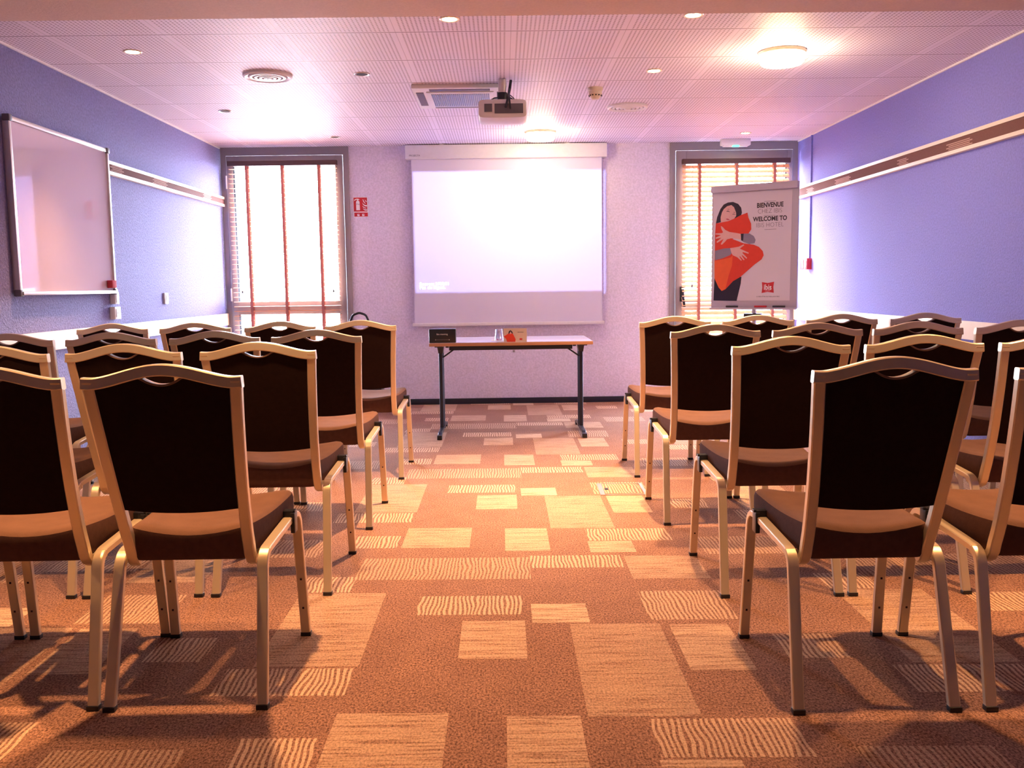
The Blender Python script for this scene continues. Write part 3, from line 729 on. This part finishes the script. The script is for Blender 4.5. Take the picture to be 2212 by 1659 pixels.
for s_ in (-1, 1):
    xx = s_ * ((TX1 - TX0) / 2 - .062)
    q = MB(); q.tube([(xx, -.035, .03), (xx, -.035, TZ - .07)], .0165, 14); q.tube([(xx - s_ * .004, .035, .03), (xx - s_ * .004, .035, TZ - .07)], .0165, 14)
    q.build('leg', 'black_metal', r)
    q = MB().box(xx - .03, xx + .03, -.26, .26, TZ - .040, TZ - .026, bev=.003); q.add([(xx - .026, -.06, TZ - .04), (xx + .026, -.06, TZ - .04), (xx + .026, .06, TZ - .04), (xx - .026, .06, TZ - .04), (xx - .017, -.05, TZ - .10), (xx + .017, -.05, TZ - .10), (xx + .017, .05, TZ - .10), (xx - .017, .05, TZ - .10)],
        [(0, 1, 2, 3), (7, 6, 5, 4), (0, 4, 5, 1), (1, 5, 6, 2), (2, 6, 7, 3), (3, 7, 4, 0)]); q.build('leg_bracket', 'black_metal', r)
    q = MB().sweep(fillet([(xx, -.33, .014), (xx, -.28, .035), (xx, .28, .035), (xx, .33, .014)], .05), (1, 0, 0), .030, .026); ft = q.build('foot_bar', 'black_metal', r)
    for sy in (-1, 1): MB().box(xx - .018, xx + .018, sy * .335 - .03, sy * .335 + .03, 0, .034, bev=.005).build('foot_cap', 'black_plastic', ft)
    MB().tube([(xx - s_ * .012, -.035, TZ - .135), (xx - s_ * .145, -.035, TZ - .042)], .006, 8).build('brace', 'black_metal', r)
    MB().lathe([(0, -.012), (.016, -.012), (.016, .012), (0, .012)], (xx - s_ * .055, -.10, TZ - .038), 20, axis='x').build('lock_knob', 'black_plastic', r)

r = thing('black_box', 'black box sign with white lettering on the left of the table', 'box', (-.446, 6.80, TZ))
MB().box(-.099, .099, -.03, .05, 0, .102, bev=.008).build('box_body', 'black_plastic', r)
text('lettering', 'Ibis meeting', .017, 'paint_white', r, facing(-.002, -.0305, .063))
q = MB().box(-.045, .045, -.0312, -.030, .0218, .0226); 
for s_ in (-1, 1): q.lathe([(0, 0), (.0035, 0), (.0035, .0012), (0, .0012)], (s_ * .05, -.030, .0222), 12, axis='y')
q.build('line_mark', 'board_grey', r, smooth=0)

r = thing('glass_tumbler', 'upturned clear glass beside the leaflet on the table', 'glass', (-.032, 6.93, TZ + .003))
MB().lathe([(.034, 0), (.0345, .002), (.026, .082), (.024, .086), (0, .086), (0, .084), (.022, .083), (.032, .002), (.034, 0)], n=32).build('tumbler_body', 'tumbler_glass', r)
tag(MB().box(-.055, .045, -.05, .05, 0, .003, bev=.001).build('paper_coaster', 'paint_white', loc=(-.034, 6.93, TZ)), 'small white paper coaster under the upturned glass', 'coaster')
for dx_, dy_ in ((-.010, -.008), (.012, -.004)):
    tag(MB().lathe([(0, 0), (.006, .002), (.009, .007), (.006, .012), (0, .014)], n=14).build('wrapped_sweet', 'candy_pink', loc=(-.032 + dx_, 6.93 + dy_, TZ + .003)), 'pink wrapped sweet under the upturned glass', 'sweet', 'sweets under the glass')

r = thing('leaflet', 'beige folded leaflet with a red pillow picture standing on the table', 'leaflet', (.088, 6.80, TZ))
q = MB(); q.add([(-.085, -.020, 0), (.085, -.020, 0), (.085, -.001, .098), (-.085, -.001, .098), (-.085, -.0188, 0), (.085, -.0188, 0), (.085, .0002, .098), (-.085, .0002, .098)], [(0, 1, 2, 3), (7, 6, 5, 4), (0, 4, 5, 1), (1, 5, 6, 2), (2, 6, 7, 3), (3, 7, 4, 0)])
q.add([(-.085, .028, 0), (.085, .028, 0), (.085, .0012, .098), (-.085, .0012, .098), (-.085, .0268, 0), (.085, .0268, 0), (.085, .0, .098), (-.085, .0, .098)], [(0, 1, 2, 3), (7, 6, 5, 4), (0, 4, 5, 1), (1, 5, 6, 2), (2, 6, 7, 3), (3, 7, 4, 0)])
q.build('card', 'card_beige', r, smooth=0)
def l3(a, c, d):
    z = (370 - c) / 270 * .098; return ((a - 1620) / 480 * .17 - .085, -.020 + z * .194 + d, z)
MB().poly([(1620, 262), (1690, 220), (1720, 200), (1790, 180), (1830, 240), (1870, 320), (1860, 370), (1690, 370), (1670, 310)], l3, -.0010, .0).build('pillow_picture', 'pillow_red', r, smooth=0)
MB().poly([(1715, 205), (1730, 155), (1765, 135), (1800, 165), (1815, 205), (1790, 200), (1765, 160), (1740, 205)], l3, -.0016, -.0010).build('hair_picture', 'hair', r, smooth=0)
MB().poly([(1742, 205), (1765, 160), (1790, 200), (1765, 215)], l3, -.0014, -.0009).build('face_picture', 'skin', r, smooth=0)
MB().poly([(1950, 300), (2005, 300), (2005, 335), (1950, 335)], l3, -.0010, 0).build('logo_picture', 'red_paint', r, smooth=0)
mm = Matrix.Translation(l3(1972, 180, -.0008)) @ Matrix.Rotation(PI / 2 - .19, 4, 'X'); text('lettering', 'BIENVENUE', .0085, 'ink_soft', r, mm)

# small mark on the wall below the table and the case behind the chairs
tag(MB().lathe([(0, 0), (.012, 0), (.010, .006), (0, .008)], (0, 0, 0), 16, axis='y').build('wall_plug', 'frame_grey', loc=(.10, YB, .505)), 'small round grey plug on the back wall under the table', 'wall plug')
r = thing('trolley_case', 'black case with arched handle standing by the left window', 'case', (-1.31, 8.45, 0))
MB().box(-.20, .20, -.10, .10, .02, .60, bev=.03).build('case_body', 'black_plastic', r)
MB().tube(fillet([(-.085, 0, .595), (-.085, 0, .82), (-.06, 0, .885), (.0, 0, .905), (.06, 0, .885), (.085, 0, .82), (.085, 0, .595)], .05), .011, 10).build('carry_handle', 'black_plastic', r)
for s_ in (-1, 1): MB().lathe([(0, -.012), (.03, -.012), (.03, .012), (0, .012)], (s_ * .15, .07, .03), 18, axis='x').build('wheel', 'black_plastic', r)

# floor box
r = thing('floor_hatch', 'metal-edged floor outlet hatch with carpet lid in the aisle', 'floor hatch', (.645, 5.03, 0), math.radians(-1.2))
MB().box(-.10, .10, -.135, .135, 0, .003).build('hatch_lid', 'carpet', r, smooth=0)
q = MB(); q.box(-.128, -.102, -.14, .14, 0, .004); q.box(.110, .128, -.14, .14, 0, .004); q.box(-.128, .128, -.144, -.138, 0, .004); q.box(-.128, .128, .138, .144, 0, .004); q.build('hatch_frame', 'alu', r, smooth=0)
MB().box(-.095, -.075, -.02, .02, .003, .005).build('hatch_catch', 'black_plastic', r, smooth=0)

# ------------------------------------------------------------------ flip chart with poster
A0, A1 = Vector((1.746, 7.75)), Vector((2.338, 7.35)); dxy = (A1 - A0); wid = dxy.length; ang = math.atan2(dxy.y, dxy.x); mid = (A0 + A1) / 2
fc = thing('flip_chart', 'grey flip chart board with a welcome poster in front of the right window', 'flip chart', (mid.x, mid.y, 0), ang)
ZB, ZT = .917, 1.922
MB().box(-wid / 2, wid / 2, .0, .022, ZB, ZT, bev=.004).build('board', 'board_grey', fc)
MB().box(-wid / 2, wid / 2, -.030, .0, ZT - .055, ZT, bev=.005).build('clamp_bar', 'board_grey', fc)
MB().box(-wid / 2, wid / 2, -.035, .0, ZB - .004, ZB + .012, bev=.003).build('pen_tray', 'board_grey', fc)
for x_, m_ in ((-.22, 'ink'), (.02, 'red_paint'), (.17, 'ink')):
    tag(MB().tube([(0, 0, 0), (.10, 0, 0)], .008, 10).build('marker_pen', m_), {-.22: 'black marker at the left end of the flip chart tray', .02: 'red marker in the middle of the flip chart tray', .17: 'black marker at the right of the flip chart tray'}[x_], 'marker', 'markers on the flip chart tray')
    o = [q for q in bpy.data.objects if q.name.startswith('marker_pen')][-1]
for o, x_ in zip(sorted([q for q in bpy.data.objects if q.name.startswith('marker_pen')], key=lambda q: q.name), (-.22, .02, .17)):
    o.matrix_world = Matrix.Translation((mid.x, mid.y, 0)) @ Matrix.Rotation(ang, 4, 'Z') @ Matrix.Translation((x_, -.018, ZB + .020))
MB().box(-.07, .07, -.02, .03, ZB - .075, ZB - .035, bev=.008).build('tilt_knob', 'black_plastic', fc)
MB().tube([(0, .035, .35), (0, .035, 1.60)], .018, 16).build('centre_post', 'alu', fc)
for a in (90, 210, 330):
    a = math.radians(a); MB().tube([(0, .035, .42), (.33 * math.cos(a), .035 + .33 * math.sin(a), .012)], .012, 12).build('leg', 'alu', fc)
# poster, traced in board coordinates through the four corners of the board
def solve(A, b):
    n = len(b); A = [r_[:] + [v_] for r_, v_ in zip(A, b)]
    for i in range(n):
        pv = max(range(i, n), key=lambda k: abs(A[k][i])); A[i], A[pv] = A[pv], A[i]
        for k in range(n):
            if k != i: f_ = A[k][i] / A[i][i]; A[k] = [a_ - f_ * c_ for a_, c_ in zip(A[k], A[i])]
    return [A[i][n] / A[i][i] for i in range(n)]
src = [(65, 135), (1085, 45), (1045, 1595), (35, 1610)]; dst = [(-wid / 2, ZT), (wid / 2, ZT), (wid / 2, ZB), (-wid / 2, ZB)]
rows, rhs = [], []
for (a, c), (X_, Z_) in zip(src, dst):
    rows.append([a, c, 1, 0, 0, 0, -a * X_, -c * X_]); rhs.append(X_); rows.append([0, 0, 0, a, c, 1, -a * Z_, -c * Z_]); rhs.append(Z_)
hm = solve(rows, rhs)
def hxz(a, c): w = hm[6] * a + hm[7] * c + 1; return ((hm[0] * a + hm[1] * c + hm[2]) / w, (hm[3] * a + hm[4] * c + hm[5]) / w)
def f3(a, c, d): X_, Z_ = hxz(a, c); return (X_, d, Z_)
po = MB().poly([(80, 215), (1010, 150), (965, 1492), (64, 1512)], f3, -.002, .0).build('poster_sheet', 'poster_paper', fc, smooth=0)
def fig(name, mat, polys, lv):
    q = MB()
    for p_ in polys: q.poly(p_, f3, -.002 - .0004 * (lv + 1), -.002 - .0004 * lv)
    q.build(name, mat, po, smooth=0)
fig('trousers_print', 'trousers', [[(80, 1240), (400, 1215), (390, 1300), (340, 1508), (66, 1510)]], 0)
fig('hair_print', 'hair', [[(105, 575), (120, 500), (160, 400), (200, 345), (250, 320), (310, 312), (370, 335), (405, 380), (413, 440), (400, 480), (350, 510), (300, 540), (160, 560)]], 0)
fig('face_print', 'skin', [[(163, 555), (162, 500), (178, 440), (200, 400), (240, 365), (290, 350), (320, 375), (345, 440), (345, 480), (320, 515), (280, 540), (240, 552), (200, 565)]], 1)
fig('features_print', 'hair', [[(232, 425), (250, 418), (270, 430), (268, 435), (250, 427), (234, 431)], [(302, 460), (320, 455), (336, 462), (335, 467), (320, 461), (303, 466)], [(232, 402), (255, 398), (272, 408), (255, 403)], [(305, 438), (325, 434), (338, 444), (322, 439)]], 2)
fig('mouth_print', 'lips', [[(222, 520), (240, 512), (268, 522), (262, 532), (240, 532)], [(262, 492), (272, 496), (266, 500)]], 2)
fig('pillow_print', 'pillow_red', [[(105, 575), (250, 545), (330, 510), (400, 470), (478, 438), (490, 500), (520, 570), (522, 640), (485, 695), (420, 700), (300, 760), (380, 790), (430, 810), (550, 825), (610, 850), (655, 900), (665, 950), (640, 1000), (560, 1060), (390, 1215), (300, 1270), (210, 1370), (165, 1392), (130, 1350), (82, 1240), (85, 1030), (90, 890), (95, 700)]], 3)
fig('pillow_fold_print', 'pillow_orange', [[(85, 1030), (270, 985), (300, 960), (290, 1080), (250, 1200), (210, 1365), (165, 1390), (130, 1350), (82, 1240)]], 4)
fig('sleeve_print', 'sleeve_grey', [[(430, 692), (500, 690), (550, 720), (572, 765), (560, 805), (500, 818), (430, 795), (410, 780)], [(92, 905), (200, 875), (270, 870), (290, 930), (270, 955), (180, 995), (90, 1020)]], 5)
fig('hand_print', 'skin', [
    [(165, 605), (185, 615), (215, 650), (265, 675), (340, 685), (410, 698), (405, 765), (340, 755), (280, 752), (235, 765), (215, 790), (175, 830), (160, 825), (190, 770), (195, 760), (120, 808), (110, 798), (170, 745), (105, 760), (100, 748), (165, 715), (100, 708), (100, 695), (175, 690), (190, 680), (170, 640)],
    [(270, 870), (330, 860), (375, 850), (430, 822), (438, 832), (400, 862), (385, 875), (420, 890), (490, 922), (486, 934), (420, 915), (415, 925), (470, 985), (462, 995), (410, 950), (408, 960), (440, 1008), (430, 1014), (385, 965), (380, 972), (408, 1015), (398, 1020), (355, 980), (300, 955), (285, 925)]], 6)
fig('watch_print', 'hair', [[(398, 695), (432, 692), (425, 778), (402, 776)]], 7)
fig('logo_print', 'red_paint', [[(640, 1275), (710, 1285), (785, 1268), (775, 1330), (780, 1402), (705, 1393), (635, 1408), (645, 1340)]], 0)
fig('rule_print', 'ink_soft', [[(675, 299), (815, 290), (815, 294), (675, 303)], [(670, 470), (800, 462), (800, 466), (670, 474)], [(675, 638), (815, 629), (815, 633), (675, 642)]], 0)
def ptext(body, c, size, mat, bold=0.0, sx=1.0, lv=.0026):
    X_, Z_ = hxz(*c); text('lettering', body, size, mat, po, Matrix.Translation((X_, -lv, Z_)) @ Matrix.Rotation(PI / 2, 4, 'X'), bold=bold, sx=sx, ext=.0002)
ptext('BIENVENUE', (745, 343), .052, 'ink', .0016, .80); ptext('CHEZ IBIS', (742, 415), .052, 'ink_soft', -.0011, .88)
ptext('WELCOME TO', (742, 508), .050, 'ink', .0016, .84); ptext('IBIS HOTEL', (738, 583), .052, 'ink_soft', -.0011, .88)
ptext('ibis', (708, 1338), .062, 'paint_white', .001, .80, .0030)
ptext('LE BIEN-ÊTRE AU MEILLEUR PRIX', (710, 1450), .0145, 'ink_soft', 0, .9)
fig('logo_line_print', 'paint_white', [[(675, 1381), (735, 1377), (735, 1380), (675, 1384)]], 1)
